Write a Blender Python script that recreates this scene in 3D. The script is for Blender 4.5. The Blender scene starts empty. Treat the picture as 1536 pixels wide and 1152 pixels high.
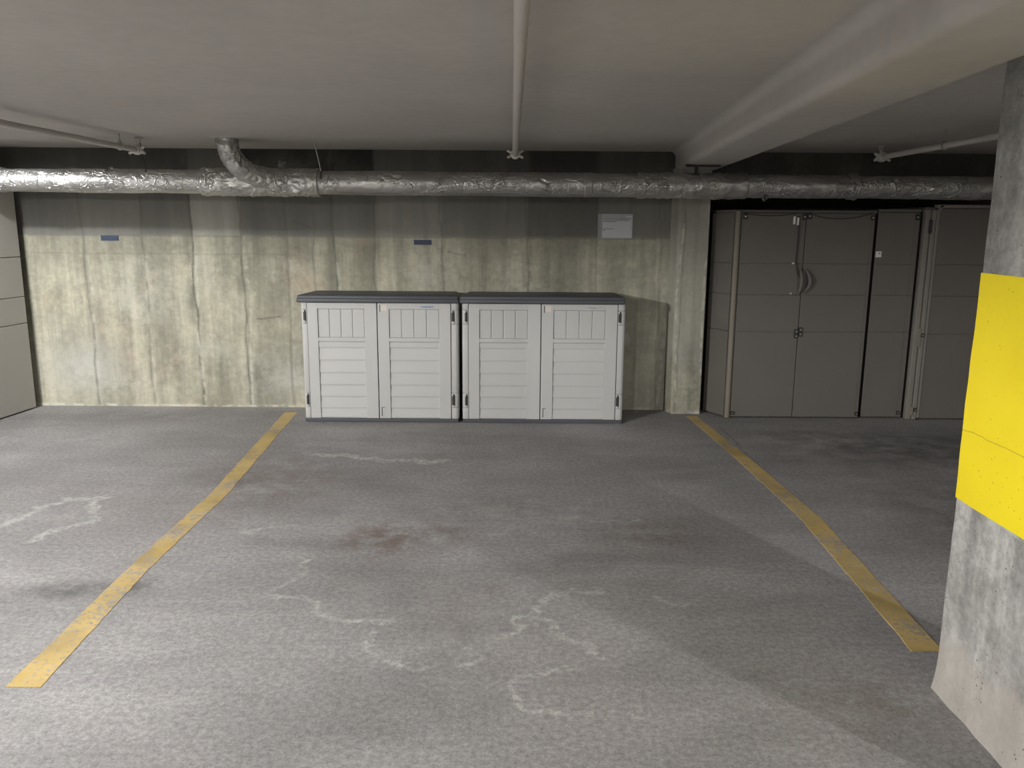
import bpy, bmesh, math, random
import numpy as np
from mathutils import Vector, Matrix, noise

random.seed(7)
SC = bpy.context.scene
COL = SC.collection

# ------------------------------------------------------------------ helpers
class MB:
    """collects shapes into one mesh"""
    def __init__(self):
        self.bm = bmesh.new()
    def box(self, x0, x1, y0, y1, z0, z1, bev=0.0, seg=2):
        r = bmesh.ops.create_cube(self.bm, size=1.0)
        vs = r['verts']
        for v in vs:
            v.co = Vector(((x0 + x1) / 2 + v.co.x * (x1 - x0), (y0 + y1) / 2 + v.co.y * (y1 - y0), (z0 + z1) / 2 + v.co.z * (z1 - z0)))
        if bev > 0:
            es = list({e for v in vs for e in v.link_edges})
            bmesh.ops.bevel(self.bm, geom=es, offset=bev, segments=seg, affect='EDGES', profile=0.5)
        return self
    def prism(self, pts, z0, z1, bev=0.0, seg=2):
        """plan outline (counter-clockwise from above) pulled from z0 to z1"""
        bm = self.bm
        lo = [bm.verts.new((x, y, z0)) for x, y in pts]
        hi = [bm.verts.new((x, y, z1)) for x, y in pts]
        n = len(pts)
        fs = [bm.faces.new(list(reversed(lo))), bm.faces.new(hi)]
        for i in range(n):
            fs.append(bm.faces.new((lo[i], lo[(i + 1) % n], hi[(i + 1) % n], hi[i])))
        if bev > 0:
            es = list({e for f in fs for e in f.edges})
            bmesh.ops.bevel(bm, geom=es, offset=bev, segments=seg, affect='EDGES', profile=0.5)
        return self
    def hexa(self, c):
        """eight corners: 4 bottom (ccw from above), 4 top"""
        v = [self.bm.verts.new(p) for p in c]
        for f in ((3, 2, 1, 0), (4, 5, 6, 7), (0, 1, 5, 4), (1, 2, 6, 5), (2, 3, 7, 6), (3, 0, 4, 7)):
            self.bm.faces.new([v[i] for i in f])
        return self
    def tube(self, pts, rad, n=12, cap=True, disp=None):
        bm = self.bm
        pts = [Vector(p) for p in pts]
        rr = rad if isinstance(rad, (list, tuple)) else [rad] * len(pts)
        rings = []
        t0 = (pts[1] - pts[0]).normalized()
        ref = Vector((0, 0, 1)) if abs(t0.z) < 0.9 else Vector((0, 1, 0))
        a = t0.cross(ref).normalized()
        for i, p in enumerate(pts):
            if i == 0: t = pts[1] - pts[0]
            elif i == len(pts) - 1: t = pts[-1] - pts[-2]
            else: t = pts[i + 1] - pts[i - 1]
            t.normalize()
            a = (a - t * a.dot(t)).normalized()
            b = t.cross(a)
            ring = []
            for k in range(n):
                th = 2 * math.pi * k / n
                d = a * math.cos(th) + b * math.sin(th)
                r = rr[i]
                q = p + d * r
                if disp: q = p + d * (r + disp(q, i, k))
                ring.append(bm.verts.new(q))
            rings.append(ring)
        for i in range(len(rings) - 1):
            for k in range(n):
                bm.faces.new((rings[i][k], rings[i][(k + 1) % n], rings[i + 1][(k + 1) % n], rings[i + 1][k]))
        if cap:
            bm.faces.new(list(reversed(rings[0]))); bm.faces.new(rings[-1])
        return self
    def obj(self, name, mat, parent=None, smooth=False, loc=None):
        bm = self.bm
        bmesh.ops.recalc_face_normals(bm, faces=bm.faces)
        me = bpy.data.meshes.new(name); bm.to_mesh(me); bm.free()
        if smooth:
            me.polygons.foreach_set('use_smooth', [True] * len(me.polygons))
            me.set_sharp_from_angle(angle=math.radians(40))
        if loc is not None:
            me.transform(Matrix.Translation(-Vector(loc)))
        o = bpy.data.objects.new(name, me); COL.objects.link(o)
        me.materials.append(mat)
        if loc is not None: o.location = loc
        if parent is not None:
            o.parent = parent
            if parent.type == 'EMPTY' or True:
                o.matrix_parent_inverse = parent_world(parent).inverted()
        return o

def parent_world(p):
    m = p.matrix_basis.copy()
    q = p
    while q.parent is not None:
        m = q.parent.matrix_basis @ q.matrix_parent_inverse @ m if False else parent_world(q.parent) @ q.matrix_parent_inverse @ q.matrix_basis
        break
    return m

def thing(name, label, cat, loc=(0, 0, 0), group=None):
    o = bpy.data.objects.new(name, None); COL.objects.link(o)
    o.empty_display_size = 0.1
    o.location = loc
    o['label'] = label; o['category'] = cat
    if group: o['group'] = group
    return o

def tag(o, label, cat, group=None, kind=None):
    o['label'] = label; o['category'] = cat
    if group: o['group'] = group
    if kind: o['kind'] = kind
    return o

def struct(o, label=None):
    o['kind'] = 'structure'
    if label: o['label'] = label
    return o

# ------------------------------------------------------------------ material helper
class NT:
    def __init__(self, name):
        self.m = bpy.data.materials.new(name); self.m.use_nodes = True
        self.t = self.m.node_tree; self.t.nodes.clear()
        self.out = self.t.nodes.new('ShaderNodeOutputMaterial')
        self.b = self.t.nodes.new('ShaderNodeBsdfPrincipled')
        self.t.links.new(self.b.outputs[0], self.out.inputs[0])
        g = self.t.nodes.new('ShaderNodeNewGeometry'); self.pos = g.outputs['Position']
    def link(self, a, b): self.t.links.new(a, b)
    def put(self, sock, v):
        if hasattr(v, 'links') or isinstance(v, bpy.types.NodeSocket): self.link(v, sock)
        else: sock.default_value = v
    def scale(self, s, src=None):
        n = self.t.nodes.new('ShaderNodeVectorMath'); n.operation = 'MULTIPLY'
        self.link(src or self.pos, n.inputs[0]); n.inputs[1].default_value = s
        return n.outputs[0]
    def noise(self, scale, detail=4, rough=0.55, vec=None, dist=0.0):
        n = self.t.nodes.new('ShaderNodeTexNoise')
        n.inputs['Scale'].default_value = scale; n.inputs['Detail'].default_value = detail
        n.inputs['Roughness'].default_value = rough; n.inputs['Distortion'].default_value = dist
        self.link(vec or self.pos, n.inputs['Vector'])
        return n.outputs['Fac']
    def voronoi(self, scale, vec=None, feat='F1', out='Distance'):
        n = self.t.nodes.new('ShaderNodeTexVoronoi'); n.feature = feat
        n.inputs['Scale'].default_value = scale
        self.link(vec or self.pos, n.inputs['Vector'])
        return n.outputs[out]
    def ramp(self, v, a, b, lo=0.0, hi=1.0, smooth=True):
        n = self.t.nodes.new('ShaderNodeMapRange'); n.interpolation_type = 'SMOOTHSTEP' if smooth else 'LINEAR'
        self.put(n.inputs[0], v)
        n.inputs[1].default_value = a; n.inputs[2].default_value = b
        n.inputs[3].default_value = lo; n.inputs[4].default_value = hi
        return n.outputs[0]
    def math(self, op, a, b=0.0, clamp=False):
        n = self.t.nodes.new('ShaderNodeMath'); n.operation = op; n.use_clamp = clamp
        self.put(n.inputs[0], a); self.put(n.inputs[1], b)
        return n.outputs[0]
    def mix(self, f, a, b, blend='MIX'):
        n = self.t.nodes.new('ShaderNodeMix'); n.data_type = 'RGBA'; n.blend_type = blend
        self.put(n.inputs[0], f)
        self.put(n.inputs[6], a if not isinstance(a, tuple) or len(a) == 4 else (*a, 1))
        self.put(n.inputs[7], b if not isinstance(b, tuple) or len(b) == 4 else (*b, 1))
        return n.outputs[2]
    def mulv(self, c, v):
        n = self.t.nodes.new('ShaderNodeVectorMath'); n.operation = 'SCALE'
        self.link(c, n.inputs[0]); self.put(n.inputs['Scale'], v)
        return n.outputs[0]
    def attr(self, name):
        n = self.t.nodes.new('ShaderNodeAttribute'); n.attribute_name = name
        return n.outputs['Fac']
    def bump(self, h, strength=0.3, dist=0.01):
        n = self.t.nodes.new('ShaderNodeBump'); n.inputs['Strength'].default_value = strength
        n.inputs['Distance'].default_value = dist
        self.link(h, n.inputs['Height']); self.link(n.outputs[0], self.b.inputs['Normal'])
    def set(self, color=None, rough=None, metal=None, spec=None):
        if color is not None: self.put(self.b.inputs['Base Color'], color if not isinstance(color, tuple) else (*color, 1))
        if rough is not None: self.put(self.b.inputs['Roughness'], rough)
        if metal is not None: self.put(self.b.inputs['Metallic'], metal)
        if spec is not None: self.put(self.b.inputs['Specular IOR Level'], spec)
        return self.m

def plain(name, col, rough=0.6, var=0.08, scale=6.0, metal=0.0, spec=0.4, bump=0.0):
    n = NT(name)
    f = n.noise(scale, 4)
    c = n.mix(f, tuple(x * (1 - var) for x in col), tuple(min(1, x * (1 + var)) for x in col))
    if bump > 0: n.bump(n.noise(220, 2), bump, 0.002)
    return n.set(c, rough, metal, spec)

# ------------------------------------------------------------------ materials
def floor_nodes(n):
    sv = n.scale((0.35, 1.0, 1.0))
    big = n.noise(0.9, 5, 0.6)
    mid = n.noise(3.2, 6, 0.62, vec=sv, dist=0.4)
    fine = n.noise(42, 4, 0.7)
    c = n.mix(n.ramp(big, .32, .68), (.262, .254, .251), (.335, .325, .323))
    c = n.mix(n.ramp(mid, .3, .72), n.mulv(c, .86), n.mulv(c, 1.12))
    lilac = n.ramp(n.noise(.55, 3), .45, .7)
    c = n.mix(n.math('MULTIPLY', lilac, .5), c, n.mix(.5, c, (.31, .272, .268)))
    c = n.mix(n.ramp(fine, .3, .7), n.mulv(c, .78), n.mulv(c, 1.2))
    grain = n.noise(120, 3, .7)
    c = n.mix(n.ramp(grain, .3, .7), n.mulv(c, .82), n.mulv(c, 1.17))
    # scattered pits and pale specks
    pit = n.ramp(n.voronoi(26), .03, .07, .5, 0)
    sel = n.ramp(n.noise(5.5, 2), .55, .62)
    c = n.mix(n.math('MULTIPLY', pit, sel), c, (.08, .078, .076))
    spk = n.ramp(n.voronoi(9), .018, .03, .7, 0)
    c = n.mix(spk, c, (.5, .49, .47))
    return c, mid, fine, grain

def mat_floor():
    n = NT('garage_concrete_floor')
    c, mid, fine, grain = floor_nodes(n)
    # dark tyre / oil smudges, and the dimness of the right bay painted in
    oil_shade = n.attr('oil')
    of = n.math('MULTIPLY', oil_shade, n.ramp(n.noise(5, 5, .65), .25, .65))
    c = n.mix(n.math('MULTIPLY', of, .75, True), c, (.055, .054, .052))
    rust = n.attr('rust')
    rf = n.math('MULTIPLY', rust, n.ramp(n.noise(9, 6, .7), .36, .62))
    c = n.mix(n.math('MULTIPLY', rf, .75, True), c, (.135, .083, .06))
    pale = n.attr('pale')
    pn = n.math('MULTIPLY', n.ramp(n.noise(30, 5, .75), .36, .66), n.ramp(n.noise(6, 3), .3, .55, .3, 1))
    pf = n.math('MULTIPLY', n.ramp(pale, .15, .8), pn, True)
    c = n.mix(n.math('MULTIPLY', pf, .85), c, (.60, .59, .565))
    pw = n.math('MULTIPLY', n.attr('haze'), n.ramp(n.noise(7, 6, .7), .4, .7))
    c = n.mix(n.math('MULTIPLY', pw, .35), c, (.5, .49, .47))
    cr = n.attr('crack')
    c = n.mix(n.math('MULTIPLY', cr, n.ramp(n.noise(8, 3), .3, .6)), c, (.1, .098, .095))
    n.bump(n.math('ADD', n.math('MULTIPLY', fine, .6), n.math('MULTIPLY', grain, .4)), .35, .004)
    return n.set(c, n.ramp(mid, .2, .8, .62, .82), 0, .35)

def mat_line():
    n = NT('worn_yellow_line_paint')
    c, mid, fine, grain = floor_nodes(n)
    y = n.mix(n.ramp(n.noise(4, 5, .6), .3, .7), (.48, .345, .12), (.585, .43, .175))
    y = n.mix(n.ramp(n.noise(2.2, 3), .5, .66), y, (.40, .29, .11))
    wear = n.math('ADD', n.math('MULTIPLY', n.noise(34, 5, .7), .6), n.math('MULTIPLY', n.noise(3.1, 3), .4))
    w = n.ramp(wear, .52, .60)
    big = n.ramp(n.noise(1.25, 2), .60, .68)
    w = n.math('MAXIMUM', n.math('MULTIPLY', w, .85), n.math('MULTIPLY', big, .6))
    chip = n.math('MULTIPLY', n.ramp(n.noise(48, 4, .75), .53, .60), n.ramp(n.noise(4.5, 3), .42, .58))
    w = n.math('MAXIMUM', w, n.math('MULTIPLY', chip, .9))
    return_c = n.mix(w, y, c)
    n.bump(fine, .3, .003)
    return n.set(return_c, .7, 0, .35)

def mat_wall():
    n = NT('board_formed_concrete')
    st = n.scale((5.0, 5.0, .42))
    st2 = n.scale((16.0, 16.0, .8))
    big = n.noise(1.15, 5, .62)
    streak = n.noise(1.0, 6, .62, vec=st, dist=.3)
    streak2 = n.noise(1.0, 4, .6, vec=st2)
    fine = n.noise(24, 5, .68)
    c = n.mix(n.ramp(big, .32, .68), (.41, .392, .308), (.545, .52, .40))
    c = n.mix(n.ramp(streak, .34, .7), n.mulv(c, .64), n.mulv(c, 1.14))
    c = n.mix(n.ramp(streak2, .3, .7), n.mulv(c, .9), n.mulv(c, 1.07))
    c = n.mix(n.ramp(n.noise(2.4, 5, .6), .50, .64), c, n.mix(.5, c, (.27, .27, .205)))
    c = n.mix(n.ramp(n.noise(1.9, 4, .6, dist=.5), .57, .68), c, n.mix(.35, c, (.54, .44, .33)))
    c = n.mix(n.ramp(fine, .3, .72), n.mulv(c, .86), n.mulv(c, 1.1))
    # tone of each pour, dirt, bloom (painted per board panel)
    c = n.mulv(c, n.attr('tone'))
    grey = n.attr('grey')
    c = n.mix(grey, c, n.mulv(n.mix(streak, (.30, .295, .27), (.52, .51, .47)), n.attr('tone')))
    bloom = n.math('MULTIPLY', n.attr('bloom'), n.ramp(n.noise(6, 6, .7), .36, .62))
    c = n.mix(n.math('MULTIPLY', bloom, .6), c, (.58, .575, .50))
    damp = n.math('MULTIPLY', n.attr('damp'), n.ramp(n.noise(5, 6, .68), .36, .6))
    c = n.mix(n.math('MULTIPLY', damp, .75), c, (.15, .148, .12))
    seam = n.math('MULTIPLY', n.attr('seam'), n.ramp(n.noise(7, 5, .7), .22, .62, .35, 1))
    c = n.mix(seam, c, (.10, .097, .082))
    ps = n.math('MULTIPLY', n.attr('ridge'), n.ramp(n.noise(13, 4), .4, .62))
    c = n.mix(ps, c, (.62, .60, .52))
    holes = n.ramp(n.voronoi(5.2), .018, .03, .8, 0)
    holes = n.math('MULTIPLY', holes, n.ramp(n.noise(2.2, 2), .5, .6))
    c = n.mix(holes, c, (.06, .058, .05))
    hh = n.math('SUBTRACT', n.math('ADD', n.math('MULTIPLY', fine, .5), n.math('MULTIPLY', streak, .5)), n.math('MULTIPLY', n.attr('seam'), .8))
    n.bump(hh, .45, .006)
    return n.set(c, .8, 0, .3)

def mat_concrete(name, lo, hi, streaky=True, bump=.4):
    n = NT(name)
    st = n.scale((6.0, 6.0, .6))
    big = n.noise(1.6, 5, .6)
    streak = n.noise(1.0, 5, .6, vec=st)
    fine = n.noise(30, 5, .68)
    c = n.mix(n.ramp(big, .3, .7), lo, hi)
    c = n.mix(n.ramp(streak, .32, .7), n.mulv(c, .84 if streaky else .96), n.mulv(c, 1.12 if streaky else 1.03))
    c = n.mix(n.ramp(fine, .3, .7), n.mulv(c, .84), n.mulv(c, 1.12))
    pit = n.math('MULTIPLY', n.ramp(n.voronoi(24), .05, .1, .7, 0), n.ramp(n.noise(6, 2), .5, .6))
    c = n.mix(pit, c, (.07, .068, .06))
    n.bump(n.math('SUBTRACT', fine, pit), bump, .005)
    return n.set(c, .82, 0, .3)

def mat_column():
    n = NT('column_concrete')
    big = n.noise(3.2, 5, .65)
    streak = n.noise(1.0, 5, .6, vec=n.scale((11.0, 11.0, 1.1)))
    fine = n.noise(34, 5, .7)
    c = n.mix(n.ramp(big, .34, .66), (.255, .250, .235), (.415, .408, .39))
    c = n.mix(n.ramp(streak, .34, .68), n.mulv(c, .76), n.mulv(c, 1.14))
    c = n.mix(n.ramp(n.noise(1.7, 4, .6), .45, .62), c, n.mulv(c, .82))
    c = n.mix(n.ramp(fine, .3, .7), n.mulv(c, .80), n.mulv(c, 1.16))
    sp = n.t.nodes.new('ShaderNodeSeparateXYZ'); n.link(n.pos, sp.inputs[0])
    zz = n.math('ADD', sp.outputs[2], n.math('MULTIPLY', n.noise(5, 5, .65), .35))
    c = n.mix(n.ramp(zz, .36, .46, .65, 0), c, (.40, .365, .325))      # dusty splash line near the floor
    gl = n.math('MULTIPLY', n.ramp(n.math('ABSOLUTE', n.math('SUBTRACT', n.math('ADD', sp.outputs[2], n.math('MULTIPLY', n.noise(9, 4), .02)), .718)), .002, .008, .6, 0), n.ramp(n.noise(7, 3), .42, .58))
    c = n.mix(gl, c, (.38, .46, .36))
    pit = n.math('MULTIPLY', n.ramp(n.voronoi(30), .06, .13, .85, 0), n.ramp(n.noise(6, 2), .46, .58))
    pit2 = n.math('MULTIPLY', n.ramp(n.voronoi(70), .1, .2, .7, 0), n.ramp(n.noise(9, 3), .5, .6))
    pit = n.math('MAXIMUM', pit, pit2)
    c = n.mix(pit, c, (.075, .07, .062))
    n.bump(n.math('SUBTRACT', fine, pit), .5, .006)
    return n.set(c, .82, 0, .3)

def mat_ceiling():
    n = NT('painted_slab_underside')
    c = n.mix(n.ramp(n.noise(.8, 4), .3, .7), (.43, .41, .385), (.49, .467, .44))
    c = n.mix(n.ramp(n.noise(14, 4), .3, .7), n.mulv(c, .965), n.mulv(c, 1.03))
    n.bump(n.noise(60, 3), .15, .003)
    return n.set(c, .75, 0, .3)

def mat_yellow():
    n = NT('yellow_column_paint')
    c = n.mix(n.ramp(n.noise(2.5, 4), .3, .7), (.75, .585, .010), (.81, .65, .015))
    pit = n.math('MULTIPLY', n.ramp(n.voronoi(44), .06, .13, .8, 0), n.ramp(n.noise(5, 3), .50, .6))
    c = n.mix(pit, c, (.2, .15, .02))
    sp = n.t.nodes.new('ShaderNodeSeparateXYZ'); n.link(n.pos, sp.inputs[0])
    zc = n.math('ADD', sp.outputs[2], n.math('MULTIPLY', n.noise(6, 4), .03))
    ck = n.ramp(n.math('ABSOLUTE', n.math('SUBTRACT', zc, .966)), .0006, .0026, .7, 0)
    c = n.mix(ck, c, (.35, .26, .02))
    n.bump(n.math('SUBTRACT', n.noise(26, 4), n.math('MULTIPLY', pit, 2)), .35, .004)
    return n.set(c, .5, 0, .4)

def mat_foil():
    n = NT('crinkled_aluminium_foil')
    sv = n.scale((1.0, 2.2, 2.2))
    a = n.voronoi(20, vec=sv, feat='F1')
    b = n.noise(36, 5, .65, dist=1.2)
    d = n.noise(9, 3, .5, dist=1.5)
    patch = n.ramp(n.noise(2.6, 2), .4, .62)
    dv = n.t.nodes.new('ShaderNodeVectorMath'); dv.operation = 'ADD'; n.link(n.pos, dv.inputs[0])
    nz = n.t.nodes.new('ShaderNodeTexNoise'); nz.inputs['Scale'].default_value = 8; n.link(n.pos, nz.inputs['Vector'])
    dv2 = n.t.nodes.new('ShaderNodeVectorMath'); dv2.operation = 'SCALE'; n.link(nz.outputs['Color'], dv2.inputs[0]); dv2.inputs['Scale'].default_value = .12
    n.link(dv2.outputs[0], dv.inputs[1])
    a = n.ramp(n.voronoi(9, vec=n.scale((.8, 1.3, 1.3), dv.outputs[0]), feat='DISTANCE_TO_EDGE'), 0, .22)
    h = n.math('ADD', n.math('MULTIPLY', a, n.math('MULTIPLY', n.ramp(n.noise(3.5, 2), .5, .62), .45)), n.math('ADD', n.math('MULTIPLY', b, n.math('MULTIPLY', patch, .16)), n.math('MULTIPLY', d, .32)))
    def wrinkle(sc, vec, lo, hi, w):
        e = n.math('ABSOLUTE', n.math('SUBTRACT', n.noise(sc, 2, .5, vec=vec, dist=.8), .5))
        return n.math('MULTIPLY', n.ramp(e, 0, w, 1, 0), n.ramp(n.noise(4.2, 2), lo, hi))
    wr = n.math('ADD', wrinkle(9, n.scale((1.0, 1.8, .7)), .44, .6, .035), n.math('MULTIPLY', wrinkle(17, n.scale((.8, 1.2, 1.6)), .38, .58, .04), .6))
    h = n.math('ADD', h, n.math('MULTIPLY', wr, .55))
    n.bump(h, .65, .015)
    c = n.mix(n.noise(7, 4), (.40, .395, .38), (.66, .65, .63))
    dust = n.ramp(n.noise(4, 5, .65), .48, .72)
    c = n.mix(n.math('MULTIPLY', dust, .5), c, (.33, .32, .30))
    return n.set(c, n.ramp(n.noise(11, 3), .3, .7, .27, .43), .92, .5)

M = {}
M['floor'] = mat_floor(); M['line'] = mat_line(); M['wall'] = mat_wall()
M['ceiling'] = mat_ceiling(); M['yellow'] = mat_yellow(); M['foil'] = mat_foil()
M['column'] = mat_column()
M['rough_wall'] = mat_concrete('far_wall_concrete', (.30, .29, .26), (.40, .39, .35))
M['bay_wall'] = mat_concrete('grimy_bay_concrete', (.07, .068, .06), (.11, .106, .092))  # concrete darkened to paint in the shade of the bay
M['resin'] = plain('off_white_resin', (.485, .483, .472), .52, .035, 3, bump=.12)
M['resin_side'] = M['resin']
M['lid'] = plain('slate_grey_resin', (.078, .081, .092), .5, .1, 8, bump=.2)
M['slot'] = plain('dark_recess', (.035, .035, .033), .6, .2, 30)
M['taupe'] = plain('taupe_resin', (.135, .124, .109), .6, .07, 4, bump=.2)
M['taupe_post'] = plain('tan_resin_post', (.20, .178, .145), .55, .07, 5, bump=.2)
M['taupe_side'] = plain('pale_side_resin', (.43, .41, .375), .6, .06, 4, bump=.2)  # taupe lightened so the left locker's side looks lit
M['taupe_light'] = plain('pale_taupe_resin', (.215, .20, .178), .55, .08, 6, bump=.2)
M['bracket'] = plain('black_steel_bracket', (.03, .028, .026), .5, .2, 30)
M['screw'] = plain('zinc_screw', (.55, .54, .5), .35, .1, 30, metal=.9)
M['pipe'] = plain('painted_steel_pipe', (.50, .475, .445), .5, .06, 5)
M['fitting'] = plain('galvanised_fitting', (.58, .565, .53), .42, .1, 20, metal=.35)
M['wire'] = plain('hanger_wire', (.42, .41, .39), .45, .1, 20, metal=.6)
M['dark_wire'] = plain('dark_cable', (.035, .032, .028), .6, .1, 20)
M['blue'] = plain('blue_plate', (.018, .034, .075), .45, .15, 20)
M['paper'] = plain('notice_paper', (.88, .885, .91), .55, .05, 14)
M['sleeve'] = plain('clouded_plastic_sleeve', (.5, .51, .5), .3, .1, 20)
M['ink'] = plain('grey_print', (.24, .24, .26), .6, .1, 40)
M['ink_dark'] = plain('dark_handwriting', (.13, .13, .14), .6, .1, 40)
M['white'] = plain('white_label', (.72, .71, .68), .5, .04, 40)
M['peach'] = plain('faded_peach_sticker', (.63, .57, .525), .55, .05, 60)
M['badge'] = plain('blue_grey_badge', (.30, .365, .44), .4, .08, 60)
M['badge_light'] = plain('pale_badge_rim', (.56, .58, .61), .4, .05, 60)
M['badge_ink'] = plain('badge_ink', (.20, .26, .35), .45, .08, 60)
M['badge_faded'] = plain('rubbed_off_badge', (.31, .33, .38), .5, .12, 70)
M['fixture'] = plain('white_enamel', (.7, .7, .68), .45, .03, 10)

def mat_emit(name, col, s):
    m = bpy.data.materials.new(name); m.use_nodes = True
    t = m.node_tree; t.nodes.clear()
    o = t.nodes.new('ShaderNodeOutputMaterial'); e = t.nodes.new('ShaderNodeEmission')
    e.inputs[0].default_value = (*col, 1); e.inputs[1].default_value = s
    t.links.new(e.outputs[0], o.inputs[0])
    return m

# ------------------------------------------------------------------ gridded surfaces that carry stain attributes
def grid_mesh(name, us, vs, fn, mat, attrs, flip=False, extra=None):
    nu, nv = len(us), len(vs)
    U, V = np.meshgrid(us, vs, indexing='ij')
    co = fn(U, V).reshape(-1, 3)
    idx = np.arange(nu * nv).reshape(nu, nv)
    q = np.stack([idx[:-1, :-1], idx[1:, :-1], idx[1:, 1:], idx[:-1, 1:]], -1).reshape(-1, 4)
    if flip: q = q[:, ::-1]
    me = bpy.data.meshes.new(name)
    nq = len(q)
    me.vertices.add(len(co)); me.vertices.foreach_set('co', co.astype(np.float32).ravel())
    me.loops.add(nq * 4); me.loops.foreach_set('vertex_index', q.astype(np.int32).ravel())
    me.polygons.add(nq)
    me.polygons.foreach_set('loop_start', np.arange(0, nq * 4, 4, dtype=np.int32))
    me.update(calc_edges=True); me.validate()
    for k, a in attrs(U, V).items():
        at = me.attributes.new(k, 'FLOAT', 'POINT'); at.data.foreach_set('value', a.astype(np.float32).ravel())
    me.materials.append(mat)
    o = bpy.data.objects.new(name, me); COL.objects.link(o)
    return o

def wander(pl, it=4, amp=.16):
    pts = [np.array(p, float) for p in pl]
    for _ in range(it):
        out = [pts[0]]
        for a, b in zip(pts[:-1], pts[1:]):
            d = b - a; L = np.hypot(*d)
            if L > .025:
                nrm = np.array([-d[1], d[0]])
                out.append((a + b) / 2 + nrm * random.uniform(-amp, amp))
            out.append(b)
        pts = out
    return pts

def paint(U, V, lines, amp=.16):
    acc = np.zeros_like(U)
    if amp > .1: lines = lines + [(s_ * .8, w_ * .55, [(x + random.uniform(-.03, .03), y + random.uniform(-.03, .03)) for x, y in p_]) for s_, w_, p_ in lines]
    for s, w, pl in lines:
        for a, b in zip(*(lambda p: (p[:-1], p[1:]))(wander(pl, amp=amp))):
            m = 4 * w
            i = np.where((U[:, 0] > min(a[0], b[0]) - m) & (U[:, 0] < max(a[0], b[0]) + m))[0]
            j = np.where((V[0] > min(a[1], b[1]) - m) & (V[0] < max(a[1], b[1]) + m))[0]
            if len(i) == 0 or len(j) == 0: continue
            sl = np.ix_(i, j)
            X, Y = U[sl] - a[0], V[sl] - a[1]
            d = b - a; L2 = d @ d + 1e-9
            t = np.clip((X * d[0] + Y * d[1]) / L2, 0, 1)
            D2 = (X - t * d[0]) ** 2 + (Y - t * d[1]) ** 2
            acc[sl] = np.maximum(acc[sl], s * (random.uniform(.55, 1.1) if amp > .1 else 1) * np.exp(-D2 / (w * w)))
    return acc

def blobs(U, V, lst):
    acc = np.zeros_like(U)
    for s, x, y, rx, ry in lst:
        acc = np.maximum(acc, s * np.exp(-(((U - x) / rx) ** 2 + ((V - y) / ry) ** 2)))
    return acc

PALE = [
 (1.3,.034,[(-1.45,5.64),(-1.3,5.59),(-1.16,5.6),(-0.96,5.54),(-0.77,5.49),(-0.58,5.43),(-0.44,5.5)]),
 (0.9,0.03,[(-2.73,4.18),(-2.7,4.34),(-2.71,4.5),(-2.62,4.64),(-2.4,4.68),(-2.41,4.54),(-2.28,4.4),(-2.27,4.26),(-2.38,4.19),(-2.43,4.12),(-2.44,3.98)]),
 (0.7,0.014,[(-1.1,3.39),(-1.02,3.51),(-0.96,3.65),(-0.98,3.77),(-1.11,3.85)]),
 (0.85,0.018,[(-1.12,3.38),(-0.98,3.37),(-0.87,3.34),(-0.81,3.22),(-0.73,3.16),(-0.62,3.16),(-0.49,3.15)]),
 (0.8,0.018,[(-0.55,3.08),(-0.55,3.0),(-0.5,2.84),(-0.41,2.8),(-0.31,2.79)]),
 (0.85,0.02,[(0.41,3.47),(0.25,3.44),(0.17,3.39),(0.11,3.26),(0.1,3.2),(0.18,3.12),(0.25,3.01),(0.31,2.98),(0.35,2.87)]),
 (0.85,0.016,[(0.1,3.2),(0.01,3.18),(0.05,3.11),(0.03,3.06),(-0.09,3.0)]),
 (0.8,0.014,[(-0.17,2.94),(-0.1,2.88),(-0.11,2.84),(-0.19,2.81)]),
 (0.8,0.014,[(0.28,2.81),(0.18,2.78),(0.03,2.74),(0.02,2.61),(0.03,2.55),(0.08,2.51),(0.27,2.51)]),
 (0.4,0.012,[(-0.12,3.32),(-0.02,3.2),(0.03,3.17)]),
 (0.45,0.02,[(-0.49,4.55),(0.05,4.6),(0.52,4.59)]),
 (0.45,0.02,[(-0.44,4.46),(-0.02,4.36),(0.24,4.4)]),
 (0.5,0.02,[(-0.13,4.14),(0.23,4.16)]),
 (0.5,0.02,[(0.24,4.4),(0.49,4.33),(0.72,4.37)]),
 (0.7,0.016,[(0.64,3.4),(0.69,3.33),(0.8,3.32)]),
 (0.8,0.03,[(-1.42,4.14),(-1.35,4.16)]),
 (0.6,0.02,[(-1.35,4.16),(-1.27,4.21),(-1.16,4.24)]),
 (0.5,0.02,[(-3.71,5.79),(-3.81,6.04),(-3.48,5.89),(-3.01,6.0)]),
 (0.5,0.02,[(-3.8,6.28),(-3.51,6.33)]),
 (0.4,0.02,[(1.07,3.92),(1.24,4.0),(1.49,4.02)]),
 (0.4,0.02,[(-1.36,6.1),(-1.07,6.17),(-0.85,6.12)]),
 (0.5,0.012,[(0.3,2.5),(0.53,2.51),(0.77,2.5)]),
 (0.35,0.02,[(2.12,6.52),(2.45,6.11),(2.96,6.32)]),
 (0.5,0.012,[(-2.44,3.71),(-2.4,3.75)]),
 (0.4,0.012,[(-2.29,3.45),(-2.06,3.48),(-2.0,3.53)]),
 (0.4,0.02,[(-2.31,4.98),(-2.16,4.9)]),
 (0.4,0.02,[(-1.66,4.82),(-1.49,4.8),(-1.18,4.86)]),
 (0.35,0.02,[(1.5,5.39),(2.06,5.56)]),
]
CRACK = [(.75, .008, [(1.68, 6.5), (1.70, 4.9), (1.68, 3.74), (1.68, 3.02)])]

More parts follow.
